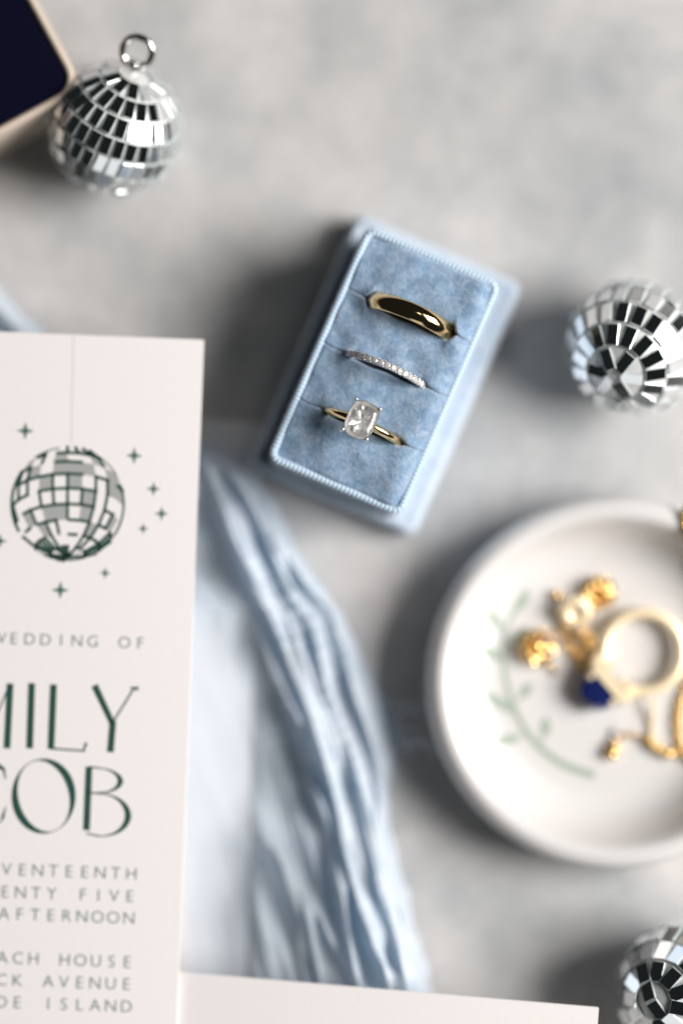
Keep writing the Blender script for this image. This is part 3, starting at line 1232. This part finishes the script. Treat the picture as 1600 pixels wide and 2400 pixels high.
def gauze_patch(Ls, Rs, zfun, name, openf):
    v, op = [], []
    for i in range(len(Ls)):
        for j in range(NWs):
            w = j / (NWs - 1)
            p = Ls[i].lerp(Rs[i], w)
            fr = 4.0 * sin(i * 0.31) + 3.0 * sin(i * 0.83 + 1) if j == NWs - 1 else 0
            z = zfun(p.x, p.y, w, i / (len(Ls) - 1))
            q = P(p.x + fr, p.y, z)
            v.append((q.x, q.y, z))
            op.append(openf(p.x, p.y, w))
    for _ in range(4):                      # let the folds run smoothly along the cloth
        w_ = list(v)
        for i in range(1, len(Ls) - 1):
            for j in range(NWs):
                k = i * NWs + j
                w_[k] = (v[k][0], v[k][1], (v[k - NWs][2] + 2 * v[k][2] + v[k + NWs][2]) / 4)
        v = w_
    o = mesh(name, v, grid_faces(len(Ls), NWs), M['gauze'], gz)
    at_ = o.data.attributes.new('open', 'FLOAT', 'POINT')
    at_.data.foreach_set('value', op)
    return o


def ridge_x(y):
    pts = fold_s[0][0]
    if y <= pts[0].y:
        return pts[0].x + (y - pts[0].y) * 0.5
    for k in range(39):
        if pts[k].y <= y <= pts[k + 1].y:
            return pts[k].x + (pts[k + 1].x - pts[k].x) * (y - pts[k].y) / max(1e-6, pts[k + 1].y - pts[k].y)
    return pts[-1].x + (y - pts[-1].y) * 0.3


def zf(x, y, w, s):
    fz_ = fold_z(x, y)
    climb = 7.0 * sstep(1900, 2330, y) + 3.0 * (1 - sstep(1020, 1250, y))
    edge = sstep(0.0, 0.06, 1 - w)
    u = 0.55 + (x - ridge_x(y)) / 430
    k = 0.3 + 0.7 * sstep(0.35, 0.6, w)
    rip = 0.42 * sin(34 * u + 2.0 * sin(s * 5)) + 0.26 * sin(71 * u + 2.0 * sin(s * 6 + 1)) + 0.12 * sin(150 * u + 2 * sin(s * 6))
    rip = k * (rip + 1.5 * mnoise.noise((u * 17, s * 7, 3.1)) + 0.8 * mnoise.noise((u * 36, s * 11, 8.7)) + 0.2 * mnoise.noise((u * 80, s * 30, 1.7)))
    return 0.9 + (fz_ + climb) * (0.25 + 0.75 * edge) + (rip + 0.5) * (0.4 + 0.6 * edge)


def opf(x, y, w):
    # one loose layer lies open over the paper, the gathered folds are dense
    xm = fold_s[0][0]
    k = min(range(40), key=lambda q: abs(xm[q].y - y))
    d = x - xm[k].x
    o_ = 0.62 + 0.31 * sstep(1380, 1540, y)
    o_ = o_ - (o_ - 0.10) * sstep(-105, -35, d)
    low_ = sstep(1600, 1800, y) * sstep(585, 625, x)
    o_ = o_ - 0.42 * low_ * (1 - sstep(-105, -35, d))
    return max(0.08, o_ + 0.25 * sstep(0.93, 1.0, w))


gauze_patch(Ls, Rs, zf, 'gathered_length', opf)
NWs = 60
L2 = resample([(-160, 830, 0), (60, 965, 0), (330, 1010, 0)], 60)
R2 = resample([(-70, 600, 0), (62, 742, 0), (190, 840, 0), (500, 1058, 0)], 60)
gauze_patch(L2, R2, lambda x, y, w, s: 1.2 + 3.5 * abs(sin(w * 9 + s * 2)) * sstep(0, 0.12, 1 - w) + 2.5 * s, 'loose_end', lambda x, y, w: 0.2)
th = MB()
for pts in ([(925, 1690, 3), (955, 1668, 3), (975, 1672, 2.5), (990, 1690, 2)], [(935, 1722, 3), (965, 1745, 3), (985, 1735, 4), (1005, 1745, 6), (1016, 1775, 6)],
            [(930, 1760, 2), (955, 1752, 3), (975, 1738, 4), (1000, 1752, 5)], [(925, 1700, 3), (945, 1655, 2), (975, 1660, 2)], [(915, 1650, 3), (940, 1648, 3), (968, 1656, 2), (1000, 1652, 2)], [(928, 1712, 3), (958, 1706, 4), (982, 1722, 3)], [(928, 1735, 2), (950, 1740, 2), (962, 1775, 1.5)]):
    th.add(*tube(resample([P(*q) for q in pts], 24), 0.2, 6))
o = th.build('frayed_threads', mat('blue_thread', (0.72, 0.79, 0.86), 0.8), gz)
o['kind'] = 'stuff'

# ------------------------------------------------------------------ navy box at the upper corner
ZN = 22.0
kc = P(171, 199, ZN)
nang = radians(28.5)
ax, ay = Vector((cos(nang), sin(nang), 0)), Vector((-sin(nang), cos(nang), 0))
hw_, hh_ = 26.0, 24.0
ctr = kc - ax * hw_ + ay * hh_
nb_ = thing('navy_box', 'dark navy velvet jewellery box with a cream edge beside the looped mirror ball', 'jewellery box', (ctr.x, ctr.y, 0), (0, 0, nang))
bo = 1.7
v, f, n = rsweep(2 * (hw_ + bo), 2 * (hh_ + bo), 5.5, [(0.4, 0), (0, 0.5), (0, ZN - 1.2), (0.25, ZN - 0.35), (0.8, ZN), (1.3, ZN - 0.2), (1.7, ZN - 0.9), (1.7, ZN - 3)])
f.append(tuple(range(n)))
mesh('cream_shell', v, f, M['cream'], nb_)
v, f, n = rsweep(2 * hw_, 2 * hh_, 3.8, [(0.02, ZN - 3), (0.02, ZN - 1.2), (0.5, ZN - 0.75), (1.2, ZN - 0.7)])
f.append(tuple(range(len(v) - n, len(v))))
mesh('velvet_panel', v, f, M['navy'], nb_)
